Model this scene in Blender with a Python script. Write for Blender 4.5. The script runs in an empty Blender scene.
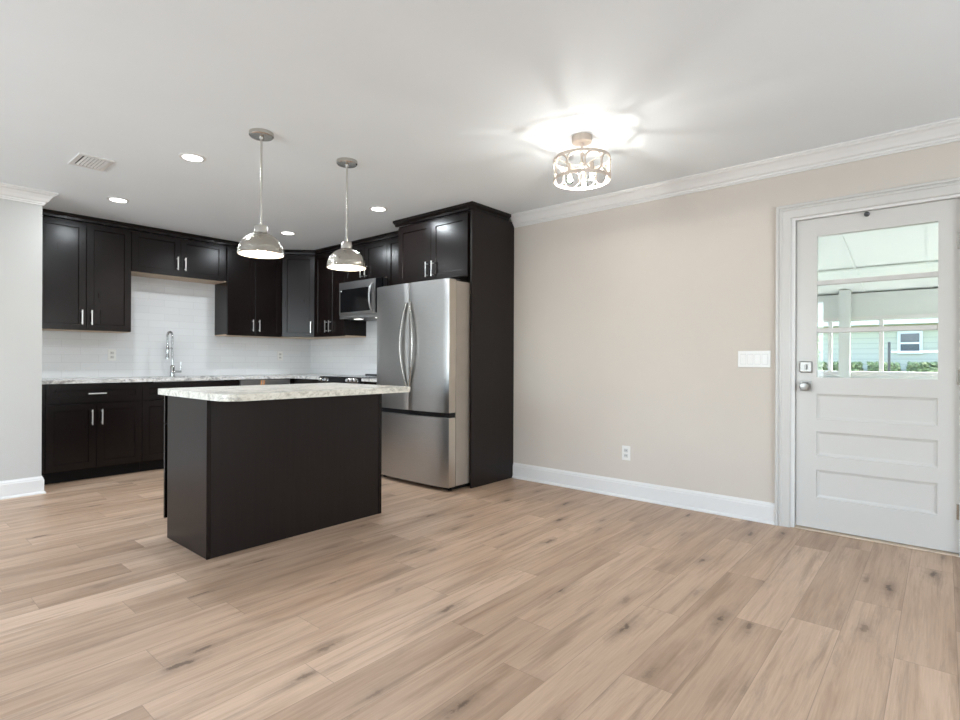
import bpy, bmesh, math, random
from mathutils import Vector, Matrix
random.seed(7)
R = math.radians
S = bpy.context.scene
COL = S.collection

# ------------------------------------------------------------------ camera, sky, lights, exposure
cam = bpy.data.objects.new('camera', bpy.data.cameras.new('camera'))
COL.objects.link(cam)
cam.location = (.018, .083, 1.1018)
cam.rotation_euler = (R(90), R(-.2251), R(-49.4241))
cam.data.sensor_width = 36.0
cam.data.lens = 20.2873
cam.data.shift_y = .86 / 960
cam.data.clip_start = 0.05
S.camera = cam

S.view_settings.view_transform = 'Standard'
S.view_settings.look = 'None'
S.view_settings.gamma = 1.0
S.view_settings.use_curve_mapping = False
S.view_settings.exposure = 0.0

world = bpy.data.worlds.new('sky')
S.world = world
world.use_nodes = True
wn = world.node_tree
for n in list(wn.nodes):
    wn.nodes.remove(n)
sky = wn.nodes.new('ShaderNodeTexSky')
sky.sky_type = 'NISHITA'
sky.sun_disc = False
sky.sun_elevation = R(48)
sky.sun_rotation = R(120)
sky.air_density = 1.0
sky.dust_density = 3.0
bgn = wn.nodes.new('ShaderNodeBackground')
bgn.inputs['Strength'].default_value = 1.35
won = wn.nodes.new('ShaderNodeOutputWorld')
wn.links.new(sky.outputs[0], bgn.inputs[0])
wn.links.new(bgn.outputs[0], won.inputs[0])


def lamp(name, kind, loc, energy, color=(1, 1, 1), rot=(0, 0, 0), **kw):
    d = bpy.data.lights.new(name, kind)
    d.energy = energy
    d.color = color
    for k, v in kw.items():
        setattr(d, k, v)
    o = bpy.data.objects.new(name, d)
    COL.objects.link(o)
    o.location = loc
    o.rotation_euler = rot
    return o


XR, YB, H = 4.117, 6.630, 2.467        # right wall, kitchen back wall, ceiling
XW, YF = -2.6, -2.4                    # west wall, wall behind the camera

lamp('sun', 'SUN', (8, -16, 8), 5.0, (1, .96, .9), (R(52), 0, R(8)), angle=R(1))
# fill lamps added outside two made-up window openings, out of view
lamp('fill_west', 'AREA', (XW - .18, 3.3, 1.4), 128, (.82, .925, 1.0), (0, R(-102), 0),
     shape='RECTANGLE', size=1.6, size_y=3.4)
lamp('fill_front', 'AREA', (1.3, YF - .18, 1.4), 98, (.83, .925, 1.0), (R(113), 0, 0),
     shape='RECTANGLE', size=3.0, size_y=1.6)

# ------------------------------------------------------------------ materials
def new_mat(name):
    m = bpy.data.materials.new(name)
    m.use_nodes = True
    nt = m.node_tree
    b = nt.nodes['Principled BSDF']
    return m, nt, b


def N(nt, t, **kw):
    n = nt.nodes.new(t)
    for k, v in kw.items():
        if k in n.inputs:
            n.inputs[k].default_value = v
        else:
            setattr(n, k, v)
    return n


def simple(name, col, rough=.5, metal=0.0, spec=.5, noise=0.0, nscale=8.0, bump=0.0, bscale=60.0, stretch=(1, 1, 1), coat=0.0):
    m, nt, b = new_mat(name)
    b.inputs['Base Color'].default_value = (*col, 1)
    b.inputs['Roughness'].default_value = rough
    b.inputs['Metallic'].default_value = metal
    b.inputs['Specular IOR Level'].default_value = spec
    b.inputs['Coat Weight'].default_value = coat
    tc = N(nt, 'ShaderNodeTexCoord')
    mp = N(nt, 'ShaderNodeMapping')
    mp.inputs['Scale'].default_value = stretch
    nt.links.new(tc.outputs['Object'], mp.inputs[0])
    if noise:
        nz = N(nt, 'ShaderNodeTexNoise', Scale=nscale, Detail=5.0)
        nt.links.new(mp.outputs[0], nz.inputs['Vector'])
        rp = N(nt, 'ShaderNodeValToRGB')
        rp.color_ramp.elements[0].color = (*[c * (1 - noise) for c in col], 1)
        rp.color_ramp.elements[1].color = (*[min(1, c * (1 + noise)) for c in col], 1)
        rp.color_ramp.elements[0].position = .3
        rp.color_ramp.elements[1].position = .7
        nt.links.new(nz.outputs[0], rp.inputs[0])
        nt.links.new(rp.outputs[0], b.inputs['Base Color'])
    if bump:
        nb = N(nt, 'ShaderNodeTexNoise', Scale=bscale, Detail=3.0)
        nt.links.new(mp.outputs[0], nb.inputs['Vector'])
        bp = N(nt, 'ShaderNodeBump', Strength=bump, Distance=.002)
        nt.links.new(nb.outputs[0], bp.inputs['Height'])
        nt.links.new(bp.outputs[0], b.inputs['Normal'])
    return m


def emit(name, col, strength):
    m, nt, b = new_mat(name)
    b.inputs['Base Color'].default_value = (*col, 1)
    b.inputs['Emission Color'].default_value = (*col, 1)
    b.inputs['Emission Strength'].default_value = strength
    return m


M = {}
M['wall'] = simple('beige_paint', (.632, .571, .507), .6, noise=.012, nscale=3, bump=.05, bscale=180)
M['wall_pale'] = simple('beige_paint_cool_light', (.55, .54, .515), .6, noise=.012, nscale=3, bump=.05, bscale=180)  # the beige paint again, with the cooler light put into its colour
M['ceil'] = simple('ceiling_paint', (.87, .91, .94), .7, noise=.01, nscale=2, bump=.05, bscale=120)
M['white'] = simple('white_trim_paint', (.77, .755, .735), .35, noise=.01, nscale=3)
M['doorpaint'] = simple('white_door_paint', (.63, .61, .58), .3, noise=.012, nscale=4, bump=.03, bscale=40, stretch=(1, 1, .2))
M['plastic'] = simple('white_plastic', (.82, .81, .78), .3, noise=.005)
M['plastic_dim'] = simple('white_plastic_recess', (.62, .61, .59), .4)
M['wood'] = simple('espresso_wood', (.0085, .0053, .0049), .25, spec=.25, noise=.1, nscale=5, stretch=(9, 9, .7))
M['woodpanel'] = simple('espresso_veneer', (.0110, .0068, .0060), .34, spec=.30, noise=.15, nscale=4, stretch=(14, 14, .6))
M['toe'] = simple('toe_kick_black', (.004, .003, .003), .6, spec=.2)
M['maple'] = simple('raw_maple', (.55, .42, .30), .5, noise=.1, nscale=6, stretch=(1, 8, 8))
M['nickel'] = simple('brushed_nickel', (.56, .54, .505), .24, 1.0, noise=.03, nscale=40)
M['satin'] = simple('satin_nickel', (.40, .39, .37), .36, 1.0, noise=.03)
M['pull'] = simple('bright_nickel', (.84, .83, .81), .38, 1.0, noise=.02)
M['chrome'] = simple('chrome', (.55, .56, .57), .12, 1.0, noise=.02)
M['steel'] = simple('stainless_steel', (.47, .468, .465), .33, 1.0, noise=.05, nscale=6, stretch=(1, 60, 60) , bump=.02, bscale=30)
M['steel_side'] = simple('painted_steel_side', (.33, .28, .235), .42, .15, noise=.04)
M['steel_edge'] = simple('door_edge_steel', (.52, .46, .39), .34, .7, noise=.03)
M['darksteel'] = simple('dark_steel', (.09, .09, .095), .3, .8)
M['black'] = simple('black_gloss', (.006, .006, .007), .10, spec=.28)
M['blackmat'] = simple('black_rubber', (.006, .006, .007), .5, spec=.25)
M['lining'] = simple('white_enamel', (.85, .82, .76), .4)
M['cage'] = simple('champagne_metal', (.62, .54, .47), .38, .45, noise=.08, nscale=20)
M['sticker'] = simple('orange_tape', (.75, .38, .18), .5)
M['paper'] = simple('white_sticker', (.85, .85, .85), .5)
M['lens'] = emit('downlight_lens', (1, .985, .96), 9)
M['bulb'] = emit('warm_bulb', (1, .84, .66), 95)
M['filament'] = emit('glowing_filament', (1, .95, .89), 760)
M['hoodlens'] = emit('hood_lens', (1, .97, .9), 2.5)
M['porchwhite'] = simple('porch_white', (.88, .90, .87), .6, noise=.02, nscale=3)
M['porchpost'] = simple('porch_post_paint', (.72, .75, .725), .6)
M['leaf'] = simple('leaves', (.20, .25, .11), .7, noise=.75, nscale=14)
M['grass'] = simple('lawn', (.14, .20, .07), .9, noise=.5, nscale=9)
M['roof'] = simple('roof_shingle', (.22, .21, .20), .9, noise=.3, nscale=30)
M['winglass'] = simple('dark_window_pane', (.08, .10, .11), .08, noise=.2, nscale=2)
M['threshold'] = simple('oak_threshold', (.62, .50, .38), .45, noise=.1, nscale=20)


def nickel_hammered():
    m, nt, b = new_mat('hammered_nickel')
    b.inputs['Base Color'].default_value = (.45, .425, .385, 1)
    b.inputs['Metallic'].default_value = 1
    b.inputs['Roughness'].default_value = .22
    tc = N(nt, 'ShaderNodeTexCoord')
    v = N(nt, 'ShaderNodeTexVoronoi', Scale=75.0)
    v.feature = 'SMOOTH_F1'
    nt.links.new(tc.outputs['Object'], v.inputs['Vector'])
    bp = N(nt, 'ShaderNodeBump', Strength=.7, Distance=.006)
    nt.links.new(v.outputs['Distance'], bp.inputs['Height'])
    nt.links.new(bp.outputs[0], b.inputs['Normal'])
    return m


M['hammered'] = nickel_hammered()


def glass_mat(name, tint=(1, 1, 1), refl=.08):
    m, nt, b = new_mat(name)
    nt.nodes.remove(b)
    out = nt.nodes['Material Output']
    t = N(nt, 'ShaderNodeBsdfTransparent')
    t.inputs[0].default_value = (*tint, 1)
    g = N(nt, 'ShaderNodeBsdfGlossy', Roughness=.01)
    lw = N(nt, 'ShaderNodeFresnel', IOR=1.45)
    mx = N(nt, 'ShaderNodeMixShader')
    nt.links.new(lw.outputs[0], mx.inputs[0])
    nt.links.new(t.outputs[0], mx.inputs[1])
    nt.links.new(g.outputs[0], mx.inputs[2])
    nt.links.new(mx.outputs[0], out.inputs[0])
    return m


M['glass'] = glass_mat('clear_glass', (.96, .98, .97))


def tile_mat(name, axis):
    m, nt, b = new_mat(name)
    tc = N(nt, 'ShaderNodeTexCoord')
    sp = N(nt, 'ShaderNodeSeparateXYZ')
    cb = N(nt, 'ShaderNodeCombineXYZ')
    nt.links.new(tc.outputs['Object'], sp.inputs[0])
    nt.links.new(sp.outputs[axis], cb.inputs[0])
    nt.links.new(sp.outputs[2], cb.inputs[1])
    br = N(nt, 'ShaderNodeTexBrick', Scale=1.0)
    br.inputs['Brick Width'].default_value = .305
    br.inputs['Row Height'].default_value = .0765
    br.inputs['Mortar Size'].default_value = .0018
    br.inputs['Mortar Smooth'].default_value = .3
    br.inputs['Color1'].default_value = (.78, .785, .79, 1)
    br.inputs['Color2'].default_value = (.75, .755, .76, 1)
    br.inputs['Mortar'].default_value = (.66, .66, .66, 1)
    nt.links.new(cb.outputs[0], br.inputs['Vector'])
    nt.links.new(br.outputs['Color'], b.inputs['Base Color'])
    b.inputs['Roughness'].default_value = .22
    bp = N(nt, 'ShaderNodeBump', Strength=.2, Distance=.002)
    bp.invert = True
    nt.links.new(br.outputs['Fac'], bp.inputs['Height'])
    nt.links.new(bp.outputs[0], b.inputs['Normal'])
    return m


M['tile_x'] = tile_mat('subway_tile_back', 0)
M['tile_y'] = tile_mat('subway_tile_side', 1)


def granite(name, warm, veins=1.0):
    m, nt, b = new_mat(name)
    tc = N(nt, 'ShaderNodeTexCoord')
    mp = N(nt, 'ShaderNodeMapping')
    mp.inputs['Scale'].default_value = (1, 1.6, 1.6)
    nt.links.new(tc.outputs['Object'], mp.inputs[0])
    n1 = N(nt, 'ShaderNodeTexNoise', Scale=7.0, Detail=8.0, Roughness=.65, Distortion=1.4)
    n2 = N(nt, 'ShaderNodeTexNoise', Scale=55.0, Detail=4.0, Roughness=.7)
    nt.links.new(mp.outputs[0], n1.inputs['Vector'])
    nt.links.new(mp.outputs[0], n2.inputs['Vector'])
    r1 = N(nt, 'ShaderNodeValToRGB')
    e = r1.color_ramp.elements
    e[0].position, e[0].color = .38, (.24 * warm[0], .23 * warm[1], .22 * warm[2], 1)
    e[1].position, e[1].color = .56, (.78 * warm[0], .77 * warm[1], .74 * warm[2], 1)
    x = e.new(.47)
    x.color = (.62 * warm[0], .60 * warm[1], .56 * warm[2], 1)
    r2 = N(nt, 'ShaderNodeValToRGB')
    e = r2.color_ramp.elements
    e[0].position, e[0].color = .36, (.30, .28, .26, 1)
    e[1].position, e[1].color = .50, (1, 1, 1, 1)
    nt.links.new(n1.outputs[0], r1.inputs[0])
    nt.links.new(n2.outputs[0], r2.inputs[0])
    mx = N(nt, 'ShaderNodeMixRGB', blend_type='MULTIPLY')
    mx.inputs[0].default_value = .65 * veins
    soft = N(nt, 'ShaderNodeMixRGB')
    soft.inputs[0].default_value = 1 - veins
    soft.inputs[2].default_value = (.78 * warm[0], .77 * warm[1], .74 * warm[2], 1)
    nt.links.new(r1.outputs[0], soft.inputs[1])
    nt.links.new(soft.outputs[0], mx.inputs[1])
    nt.links.new(r2.outputs[0], mx.inputs[2])
    nt.links.new(mx.outputs[0], b.inputs['Base Color'])
    b.inputs['Roughness'].default_value = .16
    return m


M['granite'] = granite('grey_white_granite', (1, 1, 1.02), .8)
M['granite_warm'] = granite('warm_white_granite', (1.04, 1.02, .95), .55)


def floor_mat():
    m, nt, b = new_mat('oak_vinyl_plank')
    L = nt.links.new
    tone = N(nt, 'ShaderNodeAttribute', attribute_name='tone')
    pid = N(nt, 'ShaderNodeAttribute', attribute_name='pid')
    uv = N(nt, 'ShaderNodeUVMap')
    tc = N(nt, 'ShaderNodeTexCoord')
    sp = N(nt, 'ShaderNodeSeparateXYZ')
    L(tc.outputs['Object'], sp.inputs[0])

    def coords(ax, ay, px, py):
        mx = N(nt, 'ShaderNodeMath', operation='MULTIPLY'); mx.inputs[1].default_value = ax
        my = N(nt, 'ShaderNodeMath', operation='MULTIPLY'); my.inputs[1].default_value = ay
        L(sp.outputs[0], mx.inputs[0]); L(sp.outputs[1], my.inputs[0])
        qx = N(nt, 'ShaderNodeMath', operation='MULTIPLY_ADD'); qx.inputs[1].default_value = px
        qy = N(nt, 'ShaderNodeMath', operation='MULTIPLY_ADD'); qy.inputs[1].default_value = py
        L(pid.outputs['Fac'], qx.inputs[0]); L(mx.outputs[0], qx.inputs[2])
        L(pid.outputs['Fac'], qy.inputs[0]); L(my.outputs[0], qy.inputs[2])
        c = N(nt, 'ShaderNodeCombineXYZ')
        L(qx.outputs[0], c.inputs[0]); L(qy.outputs[0], c.inputs[1])
        return c.outputs[0]

    broad = N(nt, 'ShaderNodeTexNoise', Scale=1.0, Detail=4.0, Roughness=.6, Distortion=.8)
    L(coords(.9, 7.5, 31, 17), broad.inputs['Vector'])
    fine = N(nt, 'ShaderNodeTexNoise', Scale=1.0, Detail=4.0, Roughness=.7)
    L(coords(4, 120, 11, 53), fine.inputs['Vector'])
    mid = N(nt, 'ShaderNodeTexNoise', Scale=1.0, Detail=5.0, Roughness=.6, Distortion=.5)
    L(coords(1.5, 27, 7, 29), mid.inputs['Vector'])
    # plank base tone
    rt = N(nt, 'ShaderNodeValToRGB')
    e = rt.color_ramp.elements
    e[0].position, e[0].color = 0, (.390, .262, .178, 1)
    e[1].position, e[1].color = 1, (.635, .458, .335, 1)
    q = e.new(.5); q.color = (.520, .364, .258, 1)
    bm_ = N(nt, 'ShaderNodeMath', operation='MULTIPLY_ADD'); bm_.inputs[1].default_value = 1.5; bm_.inputs[2].default_value = -.75
    L(broad.outputs[0], bm_.inputs[0])
    ad = N(nt, 'ShaderNodeMath', operation='ADD', use_clamp=True)
    L(tone.outputs['Fac'], ad.inputs[0]); L(bm_.outputs[0], ad.inputs[1])
    L(ad.outputs[0], rt.inputs[0])
    # darker grain streaks
    rs = N(nt, 'ShaderNodeValToRGB')
    e = rs.color_ramp.elements
    e[0].position, e[0].color = .30, (.66, .60, .54, 1)
    e[1].position, e[1].color = .50, (1, 1, 1, 1)
    L(mid.outputs[0], rs.inputs[0])
    rf = N(nt, 'ShaderNodeValToRGB')
    e = rf.color_ramp.elements
    e[0].position, e[0].color = .25, (.80, .77, .74, 1)
    e[1].position, e[1].color = .62, (1.06, 1.05, 1.04, 1)
    L(fine.outputs[0], rf.inputs[0])
    m1 = N(nt, 'ShaderNodeMixRGB', blend_type='MULTIPLY'); m1.inputs[0].default_value = .6
    L(rt.outputs[0], m1.inputs[1]); L(rs.outputs[0], m1.inputs[2])
    m2 = N(nt, 'ShaderNodeMixRGB', blend_type='MULTIPLY'); m2.inputs[0].default_value = .6
    L(m1.outputs[0], m2.inputs[1]); L(rf.outputs[0], m2.inputs[2])
    # knots
    vo = N(nt, 'ShaderNodeTexVoronoi', Scale=1.0); vo.voronoi_dimensions = '2D'; vo.inputs['Randomness'].default_value = 1
    wob = N(nt, 'ShaderNodeTexNoise', Scale=16.0, Detail=5.0, Roughness=.7)
    L(tc.outputs['Object'], wob.inputs['Vector'])
    wa = N(nt, 'ShaderNodeMixRGB', blend_type='ADD'); wa.inputs[0].default_value = .30
    L(coords(1.45, 5.4, 3, 5), wa.inputs[1]); L(wob.outputs['Color'], wa.inputs[2])
    L(wa.outputs[0], vo.inputs['Vector'])
    sc = N(nt, 'ShaderNodeSeparateColor')
    L(vo.outputs['Color'], sc.inputs[0])
    gate = N(nt, 'ShaderNodeMath', operation='GREATER_THAN'); gate.inputs[1].default_value = .35
    L(sc.outputs[0], gate.inputs[0])
    rk = N(nt, 'ShaderNodeValToRGB')
    e = rk.color_ramp.elements
    e[0].position, e[0].color = .035, (1, 1, 1, 1)
    e[1].position, e[1].color = .30, (0, 0, 0, 1)
    q = e.new(.075); q.color = (.42, .42, .42, 1)
    q = e.new(.16); q.color = (.2, .2, .2, 1)
    L(vo.outputs['Distance'], rk.inputs[0])
    kf = N(nt, 'ShaderNodeMath', operation='MULTIPLY')
    L(rk.outputs[0], kf.inputs[0]); L(gate.outputs[0], kf.inputs[1])
    # vary each knot's strength with the cell's second random value
    kv = N(nt, 'ShaderNodeMath', operation='MULTIPLY')
    kr = N(nt, 'ShaderNodeMath', operation='MULTIPLY_ADD'); kr.inputs[1].default_value = .6; kr.inputs[2].default_value = .3
    L(sc.outputs[1], kr.inputs[0]); L(kf.outputs[0], kv.inputs[0]); L(kr.outputs[0], kv.inputs[1])
    kf = kv
    kf2 = N(nt, 'ShaderNodeMath', operation='MULTIPLY'); kf2.inputs[1].default_value = 1.0; kf2.use_clamp = True
    L(kf.outputs[0], kf2.inputs[0])
    # long smoky smudges along the grain
    sm = N(nt, 'ShaderNodeTexNoise', Scale=1.0, Detail=6.0, Roughness=.68, Distortion=.6)
    L(coords(1.3, 17, 19, 41), sm.inputs['Vector'])
    rsm = N(nt, 'ShaderNodeValToRGB')
    e = rsm.color_ramp.elements
    e[0].position, e[0].color = .52, (0, 0, 0, 1)
    e[1].position, e[1].color = .76, (.75, .75, .75, 1)
    L(sm.outputs[0], rsm.inputs[0])
    m2b = N(nt, 'ShaderNodeMixRGB')
    m2b.inputs[2].default_value = (.235, .155, .105, 1)
    L(rsm.outputs[0], m2b.inputs[0]); L(m2.outputs[0], m2b.inputs[1])
    m2 = m2b
    m3 = N(nt, 'ShaderNodeMixRGB')
    m3.inputs[2].default_value = (.085, .052, .034, 1)
    L(kf2.outputs[0], m3.inputs[0]); L(m2.outputs[0], m3.inputs[1])
    # plank edges
    su = N(nt, 'ShaderNodeSeparateXYZ')
    L(uv.outputs[0], su.inputs[0])

    def edge(sock, size, w):
        a = N(nt, 'ShaderNodeMath', operation='SUBTRACT'); a.inputs[1].default_value = .5
        L(sock, a.inputs[0])
        c = N(nt, 'ShaderNodeMath', operation='ABSOLUTE'); L(a.outputs[0], c.inputs[0])
        g = N(nt, 'ShaderNodeMath', operation='GREATER_THAN'); g.inputs[1].default_value = .5 - w / size
        L(c.outputs[0], g.inputs[0])
        return g.outputs[0]
    mxe = N(nt, 'ShaderNodeMath', operation='MAXIMUM')
    L(edge(su.outputs[0], 1.22, .0011), mxe.inputs[0]); L(edge(su.outputs[1], .18, .0011), mxe.inputs[1])
    ef = N(nt, 'ShaderNodeMath', operation='MULTIPLY'); ef.inputs[1].default_value = .45
    L(mxe.outputs[0], ef.inputs[0])
    m4 = N(nt, 'ShaderNodeMixRGB')
    m4.inputs[2].default_value = (.16, .11, .08, 1)
    L(ef.outputs[0], m4.inputs[0]); L(m3.outputs[0], m4.inputs[1])
    L(m4.outputs[0], b.inputs['Base Color'])
    b.inputs['Roughness'].default_value = .42
    b.inputs['Specular IOR Level'].default_value = .4
    bp = N(nt, 'ShaderNodeBump', Strength=.12, Distance=.001)
    L(fine.outputs[0], bp.inputs['Height'])
    L(bp.outputs[0], b.inputs['Normal'])
    return m


M['floor'] = floor_mat()


def siding_mat():
    m, nt, b = new_mat('lap_siding')
    tc = N(nt, 'ShaderNodeTexCoord')
    sp = N(nt, 'ShaderNodeSeparateXYZ')
    nt.links.new(tc.outputs['Object'], sp.inputs[0])
    mu = N(nt, 'ShaderNodeMath', operation='MULTIPLY'); mu.inputs[1].default_value = 8.0
    nt.links.new(sp.outputs[2], mu.inputs[0])
    fr = N(nt, 'ShaderNodeMath', operation='FRACT')
    nt.links.new(mu.outputs[0], fr.inputs[0])
    rp = N(nt, 'ShaderNodeValToRGB')
    e = rp.color_ramp.elements
    e[0].position, e[0].color = .0, (.34, .34, .26, 1)
    e[1].position, e[1].color = .14, (.56, .55, .43, 1)
    nt.links.new(fr.outputs[0], rp.inputs[0])
    nt.links.new(rp.outputs[0], b.inputs['Base Color'])
    b.inputs['Roughness'].default_value = .7
    return m


M['siding'] = siding_mat()

# ------------------------------------------------------------------ mesh helpers
class MB:
    """collects shapes into ONE mesh; org is subtracted so world coordinates can be used for unrotated things"""
    def __init__(self, org=(0, 0, 0)):
        self.bm = bmesh.new()
        self.o = Vector(org)

    def _add(self, verts, faces, smooth=False):
        vs = [self.bm.verts.new(Vector(v) - self.o) for v in verts]
        fs = []
        for f in faces:
            try:
                fc = self.bm.faces.new([vs[i] for i in f])
                fc.smooth = smooth
                fs.append(fc)
            except ValueError:
                pass
        return vs, fs

    def box(self, x0, x1, y0, y1, z0, z1, bevel=0.0, seg=2):
        v = [(x0, y0, z0), (x1, y0, z0), (x1, y1, z0), (x0, y1, z0), (x0, y0, z1), (x1, y0, z1), (x1, y1, z1), (x0, y1, z1)]
        f = [(0, 3, 2, 1), (4, 5, 6, 7), (0, 1, 5, 4), (1, 2, 6, 5), (2, 3, 7, 6), (3, 0, 4, 7)]
        vs, fs = self._add(v, f)
        if bevel:
            es = list({e for q in fs for e in q.edges})
            bmesh.ops.bevel(self.bm, geom=es, offset=bevel, segments=seg, affect='EDGES', profile=.5)
        return self

    def prism(self, pts, z0, z1, bevel=0.0):
        n = len(pts)
        v = [(x, y, z0) for x, y in pts] + [(x, y, z1) for x, y in pts]
        f = [tuple(reversed(range(n))), tuple(range(n, 2 * n))] + [(i, (i + 1) % n, n + (i + 1) % n, n + i) for i in range(n)]
        vs, fs = self._add(v, f)
        if bevel:
            es = [e for q in fs[:2] for e in q.edges]
            bmesh.ops.bevel(self.bm, geom=list(set(es)), offset=bevel, segments=2, affect='EDGES', profile=.5)
        return self

    def extrude_profile(self, pts3, vec):
        n = len(pts3)
        vec = Vector(vec)
        v = [Vector(p) for p in pts3] + [Vector(p) + vec for p in pts3]
        f = [tuple(reversed(range(n))), tuple(range(n, 2 * n))] + [(i, (i + 1) % n, n + (i + 1) % n, n + i) for i in range(n)]
        self._add(v, f)
        return self

    def lathe(self, prof, c=(0, 0, 0), axis='Z', seg=40, smooth=True, closed=False):
        """prof: (radius, height) pairs along the axis"""
        vs, idx = [], []
        cx = Vector(c)
        for r, h in prof:
            row = []
            for k in range(seg):
                a = 2 * math.pi * k / seg
                p = (r * math.cos(a), r * math.sin(a), h)
                if axis == 'X':
                    p = (h, r * math.cos(a), r * math.sin(a))
                elif axis == 'Y':
                    p = (r * math.sin(a), h, r * math.cos(a))
                row.append(len(vs))
                vs.append(cx + Vector(p))
            idx.append(row)
        f = []
        m = len(prof)
        for i in range(m if closed else m - 1):
            a, b = idx[i], idx[(i + 1) % m]
            for k in range(seg):
                f.append((a[k], a[(k + 1) % seg], b[(k + 1) % seg], b[k]))
        if not closed:
            if prof[0][0] > 1e-6: f.append(tuple(reversed(idx[0])))
            if prof[-1][0] > 1e-6: f.append(tuple(idx[-1]))
        v2, f2 = self._add(vs, f, smooth)
        bmesh.ops.remove_doubles(self.bm, verts=v2, dist=1e-6)
        return self

    def tube(self, pts, r, seg=10, closed=False, squash=None, smooth=True):
        """round tube along pts; r may be a list; squash=(a,b) scales the section's two axes"""
        pts = [Vector(p) for p in pts]
        n = len(pts)
        rs = r if isinstance(r, (list, tuple)) else [r] * n
        vs, f = [], []
        prev = None
        for i, p in enumerate(pts):
            if closed:
                t = pts[(i + 1) % n] - pts[i - 1]
            else:
                t = pts[min(i + 1, n - 1)] - pts[max(i - 1, 0)]
            t.normalize()
            if prev is None:
                u = t.orthogonal().normalized()
                if abs(t.z) < .9:
                    u = (Vector((0, 0, 1)) - t * t.z).normalized()
            else:
                u = (prev - t * prev.dot(t)).normalized()
            prev = u
            w = t.cross(u)
            sa, sb = squash or (1, 1)
            for k in range(seg):
                a = 2 * math.pi * k / seg
                vs.append(p + u * (math.cos(a) * rs[i] * sa) + w * (math.sin(a) * rs[i] * sb))
        m = n if closed else n - 1
        for i in range(m):
            a, b = i * seg, ((i + 1) % n) * seg
            for k in range(seg):
                f.append((a + k, a + (k + 1) % seg, b + (k + 1) % seg, b + k))
        if not closed:
            f.append(tuple(reversed(range(seg))))
            f.append(tuple(range((n - 1) * seg, n * seg)))
        self._add(vs, f, smooth)
        return self

    def sphere(self, c, r, seg=20, sz=1.0):
        prof = [(r * math.sin(math.pi * i / 12), -r * sz * math.cos(math.pi * i / 12)) for i in range(13)]
        prof[0] = (0, prof[0][1]); prof[-1] = (0, prof[-1][1])
        return self.lathe(prof, c, seg=seg)

    def sweep(self, path, prof):
        """prof (u, z) swept along a 2-D path with mitred corners; u is measured to the right of travel"""
        P = [Vector(p).to_2d() if len(p) > 2 else Vector(p) for p in path]
        n = len(P)
        vs, f = [], []
        for i in range(n):
            d0 = (P[i] - P[i - 1]).normalized() if i else None
            d1 = (P[i + 1] - P[i]).normalized() if i < n - 1 else None
            r0 = Vector((d0.y, -d0.x)) if d0 else None
            r1 = Vector((d1.y, -d1.x)) if d1 else None
            if r0 is None: m = r1
            elif r1 is None: m = r0
            else:
                m = (r0 + r1)
                m = m / m.dot(r0)
            for u, z in prof:
                q = P[i] + m * u
                vs.append((q.x, q.y, z))
        k = len(prof)
        for i in range(n - 1):
            for j in range(k):
                f.append((i * k + j, i * k + (j + 1) % k, (i + 1) * k + (j + 1) % k, (i + 1) * k + j))
        f.append(tuple(range(k)))
        f.append(tuple(reversed(range((n - 1) * k, n * k))))
        self._add(vs, f)
        return self

    def shaker(self, x0, x1, z0, z1, yf, t=.019, stile=.057, rec=.009, slope=.005):
        """five-piece door whose front is at y = yf (facing -y) and back at yf + t"""
        c = .0018
        def ring(i, y, zi=None):
            zi = i if zi is None else zi
            return [(x0 + i, y, z0 + zi), (x1 - i, y, z0 + zi), (x1 - i, y, z1 - zi), (x0 + i, y, z1 - zi)]
        s = min(stile, (z1 - z0) * .32)
        rings = [ring(0, yf + t), ring(0, yf + c), ring(c, yf), ring(stile, yf, s), ring(stile + slope, yf + rec, s + slope)]
        vs = [p for q in rings for p in q]
        f = [(3, 2, 1, 0)]
        for a in range(len(rings) - 1):
            for k in range(4):
                f.append((a * 4 + k, a * 4 + (k + 1) % 4, (a + 1) * 4 + (k + 1) % 4, (a + 1) * 4 + k))
        e = (len(rings) - 1) * 4
        f.append((e, e + 1, e + 2, e + 3))
        self._add(vs, f)
        return self

    def build(self, name, mat, parent=None, sharp=None):
        bmesh.ops.recalc_face_normals(self.bm, faces=self.bm.faces[:])
        me = bpy.data.meshes.new(name)
        self.bm.to_mesh(me)
        self.bm.free()
        me.materials.append(M[mat] if isinstance(mat, str) else mat)
        if any(p.use_smooth for p in me.polygons):
            me.set_sharp_from_angle(angle=R(38))
        o = bpy.data.objects.new(name, me)
        COL.objects.link(o)
        if parent is not None:
            o.parent = parent
        return o


def thing(name, label, cat, loc=(0, 0, 0), rz=0, group=None):
    o = bpy.data.objects.new(name, None)
    COL.objects.link(o)
    o.location = loc
    o.rotation_euler = (0, 0, rz)
    o.empty_display_size = .1
    tag(o, label, cat, group)
    return o


def tag(o, label, cat, group=None):
    o['label'] = label
    o['category'] = cat
    if group: o['group'] = group
    return o


def struct(o, label=None):
    o['kind'] = 'structure'
    if label: o['label'] = label
    return o


def dup(root, loc, label):
    r = root.copy()
    COL.objects.link(r)
    r.location = loc
    r['label'] = label
    for ch in list(root.children):
        c = ch.copy()
        COL.objects.link(c)
        c.parent = r
        for g in ch.children:
            d = g.copy()
            COL.objects.link(d)
            d.parent = c
    return r


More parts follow.
